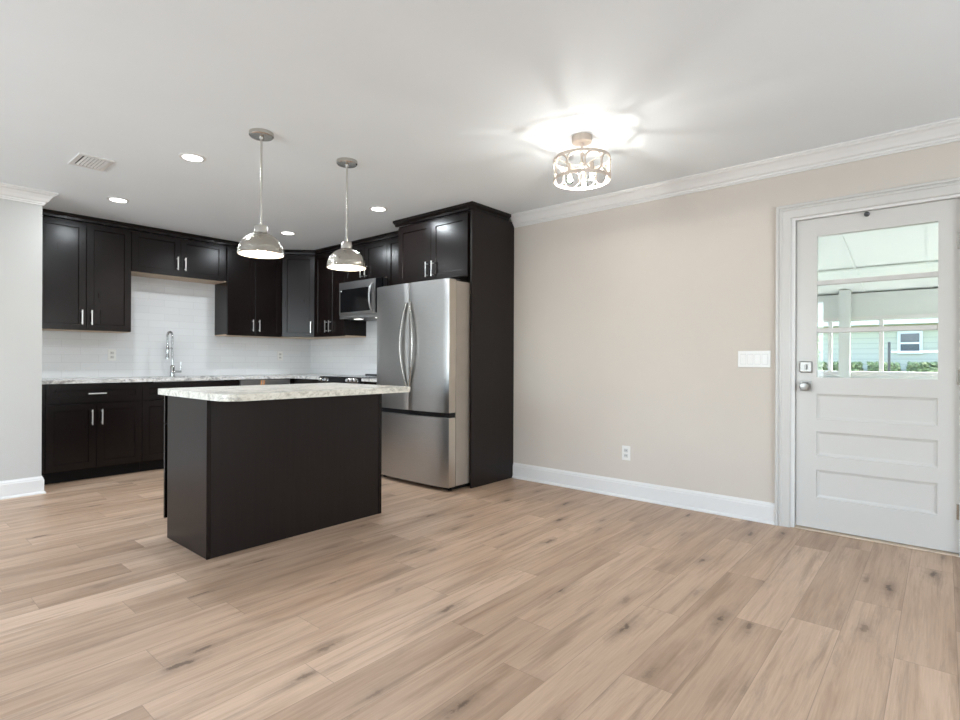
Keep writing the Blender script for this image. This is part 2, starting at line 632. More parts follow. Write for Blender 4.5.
# ------------------------------------------------------------------ room shell
def floor():
    me_v, me_f, tones, pids, uvs = [], [], [], [], []
    W, L = .18, 1.22
    fixed = {9: 1.10, 8: 1.68, 7: 1.89, 6: 1.576, 3: 2.51, 2: 2.67, 1: 3.06, 0: 2.56, 14: 1.04, 13: 2.36, 16: 1.12, 11: 2.5}
    tone_fix = {(9, 1.10): .95, (8, 1.68): .36, (8, .46): .30, (7, 1.89): .62, (7, .67): .48, (3, 2.51): .85, (3, 1.29): .38,
                (2, 2.67): .42, (2, 1.45): .72, (1, 3.06): .40, (1, 1.84): .66, (0, 2.56): .62, (0, 1.34): .78, (10, .0): .6}
    rng = random.Random(11)
    for k in range(-14, 38):
        y0 = .04 + k * W
        y1 = y0 + W
        y0, y1c = max(y0, YF - .2), min(y1, YB + .1)
        off = fixed.get(k, rng.uniform(0, L))
        x = off - L * math.ceil((off - (XW - .2)) / L)
        while x < XR + .2:
            xa, xb = max(x, XW - .2), min(x + L, XR + .2)
            t = min(1, max(0, rng.gauss(.50, .17)))
            for (kk, xx), tv in tone_fix.items():
                if kk == k and abs(xx - x) < .03: t = tv
            b = len(me_v)
            me_v += [(xa, y0, 0), (xb, y0, 0), (xb, y1c, 0), (xa, y1c, 0)]
            me_f.append((b, b + 1, b + 2, b + 3))
            ua, ub = (xa - x) / L, (xb - x) / L
            uvs += [(ua, 0), (ub, 0), (ub, 1), (ua, 1)]
            tones.append(t)
            pids.append(rng.random() * 3)
            x += L
    # slab underneath so the floor has thickness
    me = bpy.data.meshes.new('floor')
    b = len(me_v)
    X0, X1, Y0, Y1 = XW - .2, XR + .2, YF - .2, YB + .1
    me_v += [(X0, Y0, -.1), (X1, Y0, -.1), (X1, Y1, -.1), (X0, Y1, -.1)]
    me_f.append((b + 3, b + 2, b + 1, b))
    uvs += [(.5, .5)] * 4
    tones.append(.5); pids.append(0)
    me.from_pydata(me_v, [], me_f)
    uvl = me.uv_layers.new(name='UVMap')
    for i, u in enumerate(uvs):
        uvl.data[i].uv = u
    a = me.attributes.new('tone', 'FLOAT', 'FACE')
    a.data.foreach_set('value', tones)
    a = me.attributes.new('pid', 'FLOAT', 'FACE')
    a.data.foreach_set('value', pids)
    me.materials.append(M['floor'])
    o = bpy.data.objects.new('floor', me)
    COL.objects.link(o)
    struct(o, 'light oak plank floor')


floor()
struct(MB().box(XW - .2, XR + .14, YF - .2, YB + .14, H, H + .12).build('ceiling', 'ceil'), 'white painted ceiling')

# right wall with the door opening (one solid outline, extruded)
DY0, DY1, DZ = .0, .845, 2.056           # rough opening of the exterior door
struct(MB().extrude_profile([(XR, YF, 0), (XR, DY0, 0), (XR, DY0, DZ), (XR, DY1, DZ), (XR, DY1, 0), (XR, YB + .12, 0), (XR, YB + .12, H), (XR, YF, H)],
                            (.13, 0, 0)).build('wall_right', 'wall'), 'beige wall with the exterior door')
struct(MB().box(XW - .1, XR, YB, YB + .12, 0, H).build('wall_back', 'wall_pale'), 'kitchen back wall')
struct(MB().box(XW, 1.052, 5.704, YB, 0, H).build('wall_left', 'wall_pale'), 'pale wall ending at the kitchen cabinets')


def holed_wall(name, mk, a0, a1, w0, w1, z0, z1):
    """wall panel with one opening added for a fill lamp; mk(a, z) -> (point, thickness vector)"""
    outer = [(a0, 0), (a1, 0), (a1, H), (a0, H)]
    inner = [(w0, z0), (w1, z0), (w1, z1), (w0, z1)]
    b = MB()
    vs = []
    for side in (0, 1):
        for a, z in outer + inner:
            p, t = mk(a, z)
            vs.append(Vector(p) + Vector(t) * side)
    f = []
    for s in (0, 8):
        for k in range(4):
            f.append((s + k, s + (k + 1) % 4, s + 4 + (k + 1) % 4, s + 4 + k))
    for k in range(4):
        f.append((k, (k + 1) % 4, 8 + (k + 1) % 4, 8 + k))
        f.append((4 + k, 4 + (k + 1) % 4, 12 + (k + 1) % 4, 12 + k))
    b._add(vs, f)
    return struct(b.build(name, 'wall_pale'))


holed_wall('wall_west', lambda a, z: ((XW, a, z), (-.12, 0, 0)), YF - .12, YB, 1.6, 5.0, .6, 2.2)
holed_wall('wall_front', lambda a, z: ((a, YF, z), (0, -.12, 0)), XW, XR + .13, -.2, 2.8, .6, 2.2)
wf = MB()
wf.box(XW - .1, XW - .05, 1.6, 1.66, .6, 2.2).box(XW - .1, XW - .05, 4.94, 5.0, .6, 2.2).box(XW - .1, XW - .05, 1.66, 4.94, .6, .66).box(XW - .1, XW - .05, 1.66, 4.94, 2.14, 2.2).box(XW - .1, XW - .05, 3.27, 3.33, .66, 2.14)
struct(wf.build('added_window_1', 'white'))  # made-up window frame, unseen, added round the west fill lamp
wf = MB()
wf.box(-.2, -.14, YF - .1, YF - .05, .6, 2.2).box(2.74, 2.8, YF - .1, YF - .05, .6, 2.2).box(-.14, 2.74, YF - .1, YF - .05, .6, .66).box(-.14, 2.74, YF - .1, YF - .05, 2.14, 2.2).box(1.27, 1.33, YF - .1, YF - .05, .66, 2.14)
struct(wf.build('added_window_2', 'white'))  # made-up window frame, unseen, added round the front fill lamp
struct(MB().box(XW, XR + .1, YF - 3.2, YF - .14, H + .001, H + .10).build('front_sun_block', 'porchwhite'))  # unseen overhang, added to keep the sun out of the front opening

CROWN = [(0, H), (.088, H), (.088, H - .010), (.080, H - .014), (.076, H - .022), (.062, H - .030), (.044, H - .052), (.032, H - .074),
         (.020, H - .082), (.018, H - .092), (.010, H - .096), (.010, H - .106), (0, H - .106)]
BASE = [(0, 0), (.026, 0), (.026, .008), (.021, .017), (.0155, .020), (.0155, .112), (.012, .118), (.012, .126), (.007, .134), (.004, .142), (0, .142)]
struct(MB().sweep([(XR, 3.168), (XR, YF)], CROWN).build('trim_1', 'white'), 'white crown moulding on the beige wall')
struct(MB().sweep([(XW, 5.704), (1.052, 5.704), (1.052, 6.28)], CROWN).build('trim_2', 'white'), 'white crown moulding returning round the end of the pale wall')
struct(MB().sweep([(XR, 3.168), (XR, .945)], BASE).build('baseboard_right', 'white'), 'white baseboard along the beige wall')
struct(MB().sweep([(XR, -.10), (XR, YF)], BASE).build('baseboard_right_front', 'white'))
struct(MB().sweep([(XW, 5.704), (1.052, 5.704), (1.052, 5.98)], BASE).build('baseboard_left', 'white'), 'white baseboard of the pale wall')

# door casing: stepped profile mitred round the opening (path in the Y-Z plane)
def casing():
    b = MB()
    c0, c1, ct = -.005, .856, 2.060      # inner edges
    w = .089
    prof = [(0, 0), (0, .013), (.006, .017), (.050, .019), (.054, .024), (.062, .024), (.066, .019), (.070, .019), (.073, .028), (.085, .028), (w, .024), (w, 0)]
    path = [(c1, 0), (c1, ct), (c0, ct), (c0, 0)]
    outs = [(1, 0), (1, 1), (-1, 1), (-1, 0)]
    vs = []
    for (y, z), (oy, oz) in zip(path, outs):
        for u, d in prof:
            vs.append((XR - d, y + oy * u, z + oz * u))
    k = len(prof)
    f = []
    for i in range(3):
        for j in range(k):
            f.append((i * k + j, i * k + (j + 1) % k, (i + 1) * k + (j + 1) % k, (i + 1) * k + j))
    f.append(tuple(range(k))); f.append(tuple(reversed(range(3 * k, 4 * k))))
    b._add(vs, f)
    return struct(b.build('trim_3', 'doorpaint'), 'white stepped casing round the exterior door')


casing()
# jamb lining
jb = MB().extrude_profile([(XR - .002, DY1 + .012, 0), (XR - .002, DY1 - .012, 0), (XR - .002, DY1 - .012, DZ - .012), (XR - .002, DY0 + .010, DZ - .012), (XR - .002, DY0 + .010, 0), (XR - .002, DY0 - .006, 0),
                           (XR - .002, DY0 - .006, DZ + .007), (XR - .002, DY1 + .012, DZ + .007)], (.128, 0, 0))
struct(jb.build('trim_4', 'white'), 'white door jamb')
struct(MB().box(XR - .012, XR + .128, DY0 + .011, DY1 - .013, .0005, .008, .003).build('trim_5', 'threshold'), 'pale wooden threshold under the exterior door')

# ------------------------------------------------------------------ exterior door
XD = XR + .026                            # inner face of the leaf
Y0, Y1, Z0, Z1 = .0115, .830, .014, 2.042
WY0, WY1, WZ0, WZ1 = .107, .713, 1.003, 1.926
door = thing('door_1', 'white half-glazed exterior door with three wide lower panels', 'door', (XD, Y1, 0))
del door['category']
door['kind'] = 'structure'
org = (XD, Y1, 0)


def door_leaf():
    T = .044
    b = MB(org)
    ys = [Y0, WY0, WY1, Y1]
    pan = [(.216, .399), (.492, .649), (.732, .895)]
    zs = [Z0] + [v for p in pan for v in p] + [WZ0, WZ1, Z1]
    vid = {}
    verts, faces = [], []
    def V(x, y, z):
        k = (round(x, 5), round(y, 5), round(z, 5))
        if k not in vid:
            vid[k] = len(verts); verts.append((x, y, z))
        return vid[k]
    cells = {}
    for i in range(3):
        for j in range(len(zs) - 1):
            kind = 'solid'
            if i == 1 and (zs[j], zs[j + 1]) in pan: kind = 'panel'
            if i == 1 and zs[j] == WZ0: kind = 'hole'
            cells[i, j] = kind
            ya, yb, za, zb = ys[i], ys[i + 1], zs[j], zs[j + 1]
            for x, sgn in ((XD, 1), (XD + T, -1)):
                if kind == 'solid':
                    faces.append((V(x, ya, za), V(x, yb, za), V(x, yb, zb), V(x, ya, zb)))
                elif kind == 'panel':
                    outer = [(ya, za), (yb, za), (yb, zb), (ya, zb)]
                    i1 = [(ya + .002, za + .002), (yb - .002, za + .002), (yb - .002, zb - .002), (ya + .002, zb - .002)]
                    i2 = [(ya + .018, za + .018), (yb - .018, za + .018), (yb - .018, zb - .018), (ya + .018, zb - .018)]
                    ringv = [[V(x, *p) for p in outer], [V(x + sgn * .010, *p) for p in i1], [V(x + sgn * .014, *p) for p in i2]]
                    for a in range(2):
                        for k in range(4):
                            faces.append((ringv[a][k], ringv[a][(k + 1) % 4], ringv[a + 1][(k + 1) % 4], ringv[a + 1][k]))
                    faces.append(tuple(ringv[2]))
    # outer edges
    for j in range(len(zs) - 1):
        for y in (Y0, Y1):
            faces.append((V(XD, y, zs[j]), V(XD, y, zs[j + 1]), V(XD + T, y, zs[j + 1]), V(XD + T, y, zs[j])))
    for i in range(3):
        for z in (Z0, Z1):
            faces.append((V(XD, ys[i], z), V(XD, ys[i + 1], z), V(XD + T, ys[i + 1], z), V(XD + T, ys[i], z)))
    for y in (WY0, WY1):
        faces.append((V(XD, y, WZ0), V(XD, y, WZ1), V(XD + T, y, WZ1), V(XD + T, y, WZ0)))
    for z in (WZ0, WZ1):
        faces.append((V(XD, WY0, z), V(XD, WY1, z), V(XD + T, WY1, z), V(XD + T, WY0, z)))
    b._add(verts, faces)
    return b.build('door_leaf', 'doorpaint', door)


leaf = door_leaf()
m1, m2 = 1.619, 1.308
bz = [WZ0, m2 - .011, m2 + .011, m1 - .011, m1 + .011, WZ1]
for z in (m1, m2):
    MB(org).box(XD + .004, XD + .040, WY0, WY1, z - .015, z + .015, .004).build('muntin', 'doorpaint', door)
for a, c in ((WZ0, m2 - .0152), (m2 + .0152, m1 - .0152), (m1 + .0152, WZ1)):
    MB(org).box(XD + .020, XD + .024, WY0 + .0005, WY1 - .0005, a, c).build('glass_pane', 'glass', door)
# deadbolt, knob and bullet catch
db = MB(org).box(XD - .010, XD - .0002, .736, .810, 1.033, 1.107, .007, 3).build('deadbolt', 'satin', door)
db['label'] = 'square nickel deadbolt plate'
MB(org).box(XD - .030, XD - .0102, .767, .779, 1.053, 1.087, .004).build('thumb_turn', 'satin', db)
kn = MB(org).box(XD - .009, XD - .0002, .739, .807, .910, .978, .003).build('rosette', 'satin', door)
kn['label'] = 'square nickel rosette'
MB(org).lathe([(.012, -.0092), (.012, -.028), (.020, -.036), (.028, -.048), (.029, -.058), (.024, -.066), (.010, -.069), (0, -.069)], (XD, .773, .944), 'X', 32).build('door_knob', 'satin', kn)
MB(org).lathe([(.015, -.0002), (.015, -.004), (.010, -.006), (.009, -.014), (.012, -.018), (.012, -.024), (.006, -.028), (0, -.028)], (XD, .447, 2.024), 'X', 24).build('door_stop', 'darksteel', door)
for z in (.25, 1.02, 1.80):
    MB(org).box(XD - .006, XD - .0003, Y0 - .001, Y0 + .012, z - .045, z + .045, .002).build('hinge', 'nickel', door)

# ------------------------------------------------------------------ switch plate, outlets, ceiling vent
sw = thing('switch_plate', 'white four-gang rocker switch plate beside the exterior door', 'light switch', (XR, 1.0825, 1.121))
MB((XR, 1.0825, 1.121)).box(XR - .006, XR, .978, 1.187, 1.063, 1.179, .003).build('cover_plate', 'plastic', sw)
for k in range(4):
    y = 1.0825 + (k - 1.5) * .046
    MB((XR, 1.0825, 1.121)).box(XR - .0066, XR - .0061, y - .0185, y + .0185, 1.085, 1.157).build('rocker_gap_shade', 'plastic_dim', sw)  # dim strip standing in for the dark gap round each rocker
    MB((XR, 1.0825, 1.121)).extrude_profile([(XR - .0067, y - .0165, 1.088), (XR - (.0095 if k < 2 else .0075), y - .0165, 1.088), (XR - (.0070 if k < 2 else .0105), y - .0165, 1.154), (XR - .0067, y - .0165, 1.154)],
                                              (0, .033, 0)).build('rocker', 'plastic', sw)


def outlet(name, label, loc, rz):
    """local frame: plate on the wall at y = 0, facing -y"""
    t = thing(name, label, 'outlet', loc, rz, 'white wall outlets')
    MB().box(-.036, .036, -.006, 0, -.058, .058, .0028).build('cover_plate', 'plastic', t)
    for z in (-.021, .021):
        r = MB().box(-.017, .017, -.0085, -.0062, z - .0145, z + .0145, .001).build('receptacle', 'plastic_dim', t)
        MB().box(-.008, -.005, -.0092, -.0086, z - .004, z + .006).build('slot', 'blackmat', r)
        MB().box(.005, .008, -.0092, -.0086, z - .004, z + .005).build('slot', 'blackmat', r)
    return t


outlet('wall_outlet', 'white duplex outlet low on the beige wall above the baseboard', (XR, 2.030, .361), R(-90))
outlet('wall_outlet', 'white outlet on the backsplash left of the faucet', (1.793, YB - .010, 1.147), 0)
outlet('wall_outlet', 'white outlet on the backsplash near the kitchen corner', (3.660, YB - .010, 1.155), 0)

vc = (1.108, 4.560, H)
vent = thing('ceiling_vent', 'white slatted air vent in the ceiling above the pale wall', 'vent', vc)
b = MB(vc)
x0, x1, y0, y1 = 1.006, 1.210, 4.415, 4.700
b.prism([(x0, y0), (x1, y0), (x1, y1), (x0, y1)], H - .003, H)
MB(vc).box(x0, x1, y0, y0 + .028, H - .009, H, .002).box(x0, x1, y1 - .028, y1, H - .009, H, .002).box(x0, x0 + .028, y0 + .028, y1 - .028, H - .009, H, .002).box(x1 - .028, x1, y0 + .028, y1 - .028, H - .009, H, .002).build('vent_frame', 'white', vent)
b.bm.free()
MB(vc).box(x0 + .028, x1 - .028, y0 + .028, y1 - .028, H - .0022, H - .0002).build('vent_back', 'darksteel', vent)
for k in range(7):
    x = x0 + .040 + k * .020
    MB(vc).extrude_profile([(x, y0 + .028, H - .0025), (x + .011, y0 + .028, H - .010), (x + .0122, y0 + .028, H - .009), (x + .0018, y0 + .028, H - .0025)], (0, y1 - y0 - .056, 0)).build('slat', 'white', vent)

# ------------------------------------------------------------------ backsplash
struct(MB().box(1.0535, XR - .009, YB - .009, YB - .0005, .9165, 2.06).build('wall_back_tile', 'tile_x'), 'white subway tile backsplash behind the sink')
struct(MB().box(XR - .009, XR - .0005, 3.24, YB - .0005, .9165, 1.62).build('wall_right_tile', 'tile_y'), 'white subway tile backsplash behind the range')

# ------------------------------------------------------------------ cabinets (local frame: back at y = 0, front towards -y, x to the right)
def pull(parent, x, z, yf, vertical=True, L=.140):
    """slim bar pull standing on two posts"""
    b = MB()
    h = L / 2
    w = .0055
    y1 = yf - .028
    if vertical:
        b.box(x - w, x + w, y1 - .008, y1, z - h, z + h, .0015)
        for s in (-1, 1):
            b.box(x - .004, x + .004, y1 - .001, yf - .0004, z + s * (h - .018) - .004, z + s * (h - .018) + .004)
    else:
        b.box(x - h, x + h, y1 - .008, y1, z - w, z + w, .0015)
        for s in (-1, 1):
            b.box(x + s * (h - .018) - .004, x + s * (h - .018) + .004, y1 - .001, yf - .0004, z - .004, z + .004)
    return b.build('handle', 'pull', parent)


CAB_G = 'dark wall cabinets'
BASE_G = 'dark base cabinets'


def upper(label, loc, rz, w, z0, z1, d=.33, doors=2, fill_l=0.0, fill_r=0.0, hz=.126, crown=True, name='wall_cabinet', top=H, proj=.022, handles=True, ch=.052, split=None, door_top=None):
    t = thing(name, label, 'cabinet', (loc[0], loc[1], z0), rz, CAB_G)
    hh = z1 - z0
    MB().box(0, w, -(d - .020), -.0005 if 1 else 0, .012, hh, .001).build('body', 'wood', t)
    MB().box(.002, w - .002, -(d - .022), -.011, 0, .0118).build('underside', 'maple' if crown else 'wood', t)
    a, c = fill_l, w - fill_r
    n = doors
    g = .003
    ww = (c - a) / n
    dt = hh - .004 if door_top is None else door_top - z0
    for i in range(n):
        dx0, dx1 = a + i * ww + g / 2, a + (i + 1) * ww - g / 2
        dr = MB().shaker(dx0, dx1, .004, dt, -d).build('door', 'wood', t)
        if handles:
            if n == 1: hx = dx1 - .035 if handles == 'r' else dx0 + .035
            else: hx = dx1 - .037 if i == 0 else dx0 + .037
            pull(dr, hx, hz, -d)
    if crown:
        zt = top - z0 - .0008
        MB().extrude_profile([(0, -(d - .020), zt - ch), (0, -d - .004, zt - ch), (0, -d - .006, zt - ch * .55), (0, -d - proj * .7, zt - ch * .35), (0, -d - proj, zt - ch * .3), (0, -d - proj, zt), (0, -(d - .020), zt)], (w, 0, 0)).build('crown', 'wood', t)
    return t


ZT = 2.411
upper('dark two-door wall cabinet at the left end beside the pale wall', (1.054, YB, 0), 0, 1.872 - 1.054, 1.376, ZT, fill_l=.066)
upper('short two-door wall cabinet bridging over the sink', (1.874, YB, 0), 0, 2.830 - 1.874, 1.990, ZT, hz=.136, fill_r=.03)
upper('tall two-door wall cabinet right of the sink, left of the corner', (2.832, YB, 0), 0, 3.5025 - 2.832, 1.382, ZT)
# diagonal corner cabinet
CD = .61
dg = thing('wall_cabinet', 'diagonal corner wall cabinet with a single door', 'cabinet', (XR, YB, 1.384), 0, CAB_G)
hh = ZT - 1.384
e = .0006
body = [(-e, -e), (-CD + e, -e), (-CD + e, -.308), (-.308, -CD + e), (-e, -CD + e)]
MB().prism(body, .012, hh).build('body', 'wood', dg)
MB().prism([(-.011, -.011), (-CD + .004, -.011), (-CD + .004, -.305), (-.305, -CD + .004), (-.011, -CD + .004)], 0, .0118).build('underside', 'maple', dg)
p0, p1 = Vector((-CD + e, -.308)), Vector((-.308, -CD + e))
wd = (p1 - p0).length
ang = math.atan2((p1 - p0).y, (p1 - p0).x)
dm = MB().shaker(.018, wd - .018, .004, hh - .004, -.0195)
bmesh.ops.transform(dm.bm, matrix=Matrix.Translation((p0.x, p0.y, 0)) @ Matrix.Rotation(ang, 4, 'Z'), verts=dm.bm.verts[:])
ddr = dm.build('door', 'wood', dg)
hm = MB()
hm.box(wd - .062, wd - .051, -.0560, -.048, .055, .195, .0015)
for z in (.073, .177):
    hm.box(wd - .0605, wd - .0525, -.049, -.0199, z - .004, z + .004)
bmesh.ops.transform(hm.bm, matrix=Matrix.Translation((p0.x, p0.y, 0)) @ Matrix.Rotation(ang, 4, 'Z'), verts=hm.bm.verts[:])
hm.build('handle', 'pull', ddr)
cm = MB()
zt = H - 1.384 - .0008
cm.extrude_profile([(0.004, 0, zt - .052), (0.004, -.024, zt - .052), (0.004, -.026, zt - .03), (0.004, -.042, zt - .016), (0.004, -.042, zt), (0.004, 0, zt)], (wd - .008, 0, 0))
bmesh.ops.transform(cm.bm, matrix=Matrix.Translation((p0.x, p0.y, 0)) @ Matrix.Rotation(ang, 4, 'Z'), verts=cm.bm.verts[:])
cm.build('crown', 'wood', dg)

RY = R(-90)
RG0, RG1 = 4.640, 5.402                  # range bay on the right wall
upper('narrow two-door wall cabinet between the corner and the microwave', (XR, YB - CD - .001, 0), RY, (YB - CD - .001) - (RG1 + .004), 1.384, ZT)
upper('short two-door wall cabinet above the microwave', (XR, RG1 + .002, 0), RY, RG1 - RG0 + .004, 2.002, ZT, hz=.098)
upper('wall cabinet mostly hidden between the microwave and the refrigerator', (XR, RG0 - .004, 0), RY, RG0 - .004 - 4.178, 1.384, ZT, doors=1, handles='r')

# cabinet over the refrigerator and its tall end panel
PY = 3.172                               # outer face of the end panel
of = upper('deep two-door cabinet above the refrigerator with a wide crown', (XR, 4.150, 0), RY, 4.150 - PY - .0225, 1.840, 2.412, d=.602, fill_l=.012, fill_r=.03, hz=.105, crown=False, door_top=2.392)
cr = MB()
zt = H - 1.840 - .0008
wl = 4.150 - PY
cprof = [(0, -.582, zt - .052), (0, -.605, zt - .052), (0, -.609, zt - .036), (0, -.631, zt - .024), (0, -.637, zt - .020), (0, -.637, zt), (0, -.582, zt)]
cr.extrude_profile([(-.03, y, z) for _, y, z in cprof], (wl + .03 - .023, 0, 0))
cr.build('crown', 'wood', of)

pn = thing('refrigerator_end_panel', 'tall dark end panel enclosing the right side of the refrigerator', 'cabinet panel', (3.80, PY, 0))
po = (3.80, PY, 0)
# notch at the wall: the crown moulding of the beige wall dies against it
MB(po).box(3.516, XR - .0008, PY, PY + .020, 0, 2.411, .001).build('side_panel', 'woodpanel', pn)
cp = [(PY + .0205, 2.4112), (PY - .003, 2.4112), (PY - .006, 2.428), (PY - .026, 2.440), (PY - .032, 2.444), (PY - .032, H - .0008), (PY + .0205, H - .0008)]
MB(po).extrude_profile([(3.480, y, z) for y, z in cp], (XR - .089 - 3.480, 0, 0)).build('crown', 'wood', pn)

# ------------------------------------------------------------------ base cabinets
def base(label, loc, rz, w, fill_l=0.0, fill_r=0.0, drawer='real', doors=2, d=.635, h=.884, ends=(False, False)):
    t = thing('base_cabinet', label, 'cabinet', loc, rz, BASE_G)
    if drawer == 'real' or not drawer:
        MB().box(0, w, -(d - .020), -.0005, .104, h, .001).build('body', 'wood', t)
    else:                                   # sink unit: the carcass dips under the basin
        MB().extrude_profile([(0, -.0005, .104), (w, -.0005, .104), (w, -.0005, h), (.86, -.0005, h), (.86, -.0005, .69), (.10, -.0005, .69), (.10, -.0005, h), (0, -.0005, h)], (0, -(d - .0205), 0)).build('body', 'wood', t)
    MB().box(0, w, -(d - .075), -.002, 0, .1035).build('toe_kick', 'toe', t)
    a, c = fill_l, w - fill_r
    g = .003
    zt = h - .008
    if drawer:
        dr = MB().shaker(a + g / 2, c - g / 2, .706, zt, -d, stile=.055).build('drawer' if drawer == 'real' else 'false_front', 'wood', t)
        if drawer == 'real':
            pull(dr, (a + c) / 2, .790, -d, False, .140)
        top = .698
    else:
        top = zt
    ww = (c - a) / doors
    for i in range(doors):
        dx0, dx1 = a + i * ww + g / 2, a + (i + 1) * ww - g / 2
        dd = MB().shaker(dx0, dx1, .112, top, -d).build('door', 'wood', t)
        hx = (dx1 - .037) if (i == 0 and doors == 2) or (doors == 1) else dx0 + .037
        pull(dd, hx, top - .124, -d)
    return t


YBB = YB - .0006
base('dark base cabinet with one wide drawer over two doors beside the pale wall', (1.054, YBB, 0), 0, 1.878 - 1.054, fill_l=.078)
base('dark sink base cabinet behind the island with a plain false front', (1.880, YBB, 0), 0, 2.832 - 1.880, drawer='false')
# blind corner unit: L-shaped box
cb = thing('base_cabinet', 'dark blind corner base cabinet between the dishwasher and the range', 'cabinet', (XR, YBB, 0), 0, BASE_G)
fx = -.615
MB().prism([(-e, -e), (3.450 - XR, -e), (3.450 - XR, fx), (fx, fx), (fx, RG1 + .003 - YBB), (-e, RG1 + .003 - YBB)], .104, .884).build('body', 'wood', cb)
MB().prism([(-.003, -.003), (3.450 - XR, -.003), (3.450 - XR, -.56), (-.56, -.56), (-.56, RG1 + .003 - YBB), (-.003, RG1 + .003 - YBB)], 0, .1035).build('toe_kick', 'toe', cb)
cdm = MB().shaker(.0, .56, .112, .876, -.0195)
bmesh.ops.transform(cdm.bm, matrix=Matrix.Translation((fx, fx - .035, 0)) @ Matrix.Rotation(RY, 4, 'Z'), verts=cdm.bm.verts[:])
cdm.build('door', 'wood', cb)
base('dark narrow base cabinet between the range and the refrigerator', (XR, RG0 - .006, 0), RY, RG0 - .006 - 4.178, doors=1)

# dishwasher
dw = thing('dishwasher', 'built-in dishwasher with a stainless control strip under the back counter', 'dishwasher', (3.143, YBB, 0))
MB().box(-.300, .300, -.600, -.003, .104, .880).build('tub', 'darksteel', dw)
MB().box(-.285, .285, -.560, -.02, .0, .1035).build('toe_kick', 'toe', dw)
MB().box(-.298, .298, -.640, -.6005, .110, .815, .004).build('door', 'darksteel', dw)
cs = MB().box(-.298, .298, -.640, -.6005, .8155, .876, .004).build('control_strip', 'steel', dw)
for x in (-.07, -.04):
    MB().extrude_profile([(x, -.6408, .818), (x + .018, -.6408, .818), (x + .024, -.6408, .872), (x + .006, -.6408, .872)], (0, .0006, 0)).build('tape_strip', 'sticker', cs)

# ------------------------------------------------------------------ countertops, sink, faucet
CT0, CT1 = .8852, .9160
SX0, SX1, SY0, SY1 = 2.02, 2.72, 6.10, 6.46
ct = thing('countertop', 'L-shaped grey and white stone countertop running from the pale wall to the range', 'countertop', (2.5, 6.3, CT0))
cto = (2.5, 6.3, CT0)
YC = YB - .660
XC = XR - .660
cbm = MB(cto)
# outline with a cut-out for the sink, built as one slab
def slab_with_hole(b, outer, hole, z0, z1, bridge):
    """outer and hole polygons joined by a bridge edge into one simple outline"""
    i, j = bridge
    loop = outer[:i + 1] + [hole[(j - k) % len(hole)] for k in range(len(hole) + 1)] + outer[i:]
    return loop


xs = [1.0535, SX0, SX1, XC, XR - .0006]
ys = [RG1 + .002, YC, SY0, SY1, YBB]
solid = set()
for i in range(4):
    for j in range(4):
        if j == 0 and i != 3: continue
        if i == 1 and j == 2: continue
        solid.add((i, j))
vid, verts, faces = {}, [], []
def V(x, y, z):
    k = (round(x, 5), round(y, 5), round(z, 5))
    if k not in vid:
        vid[k] = len(verts); verts.append((x, y, z))
    return vid[k]
for i, j in solid:
    a, b_, c, d_ = xs[i], xs[i + 1], ys[j], ys[j + 1]
    for z in (CT0, CT1):
        faces.append((V(a, c, z), V(b_, c, z), V(b_, d_, z), V(a, d_, z)))
    for di, dj, q in ((-1, 0, ((a, c), (a, d_))), (1, 0, ((b_, c), (b_, d_))), (0, -1, ((a, c), (b_, c))), (0, 1, ((a, d_), (b_, d_)))):
        if (i + di, j + dj) not in solid:
            faces.append((V(*q[0], CT0), V(*q[1], CT0), V(*q[1], CT1), V(*q[0], CT1)))
cbm._add(verts, faces)
cbm.build('stone_slab', 'granite', ct)

ct2 = MB((3.78, 4.38, CT0)).box(XC, XR - .0006, 4.180, RG0 - .004, CT0, CT1, .002).build('countertop', 'granite')
ct2.location = (3.78, 4.38, CT0)
tag(ct2, 'short stone countertop between the range and the refrigerator', 'countertop')

sk = thing('sink', 'undermount stainless sink set in the back counter under the faucet', 'sink', (2.37, 6.28, .70))
so = (2.37, 6.28, .70)
b = MB(so)
o4 = [(SX0 - .012, SY0 - .012), (SX1 + .012, SY0 - .012), (SX1 + .012, SY1 + .012), (SX0 - .012, SY1 + .012)]
i4 = [(SX0 + .004, SY0 + .004), (SX1 - .004, SY0 + .004), (SX1 - .004, SY1 - .004), (SX0 + .004, SY1 - .004)]
vs = [(x, y, .8848) for x, y in o4] + [(x, y, .8848) for x, y in i4] + [(x, y, .70) for x, y in i4]
fcs = [(k, (k + 1) % 4, 4 + (k + 1) % 4, 4 + k) for k in range(4)] + [(4 + k, 4 + (k + 1) % 4, 8 + (k + 1) % 4, 8 + k) for k in range(4)] + [(8, 9, 10, 11)]
b._add(vs, fcs)
b.build('basin', 'steel', sk)
MB(so).lathe([(.042, .7005), (.042, .703), (.030, .7035), (.028, .7015), (0, .7015)], (2.37, 6.28, 0)).build('drain', 'chrome', sk)

FX, FY = 2.337, 6.525
fo = (FX, FY, CT1)
fc = thing('faucet', 'tall chrome spring-neck pull-down kitchen faucet at the sink', 'faucet', fo)
MB(fo).lathe([(.029, CT1), (.029, CT1 + .006), (.024, CT1 + .010), (.0225, CT1 + .115), (.017, CT1 + .122), (.0115, CT1 + .128), (.0115, CT1 + .20), (0, CT1 + .20)], (FX, FY, 0), seg=28).build('faucet_body', 'chrome', fc)
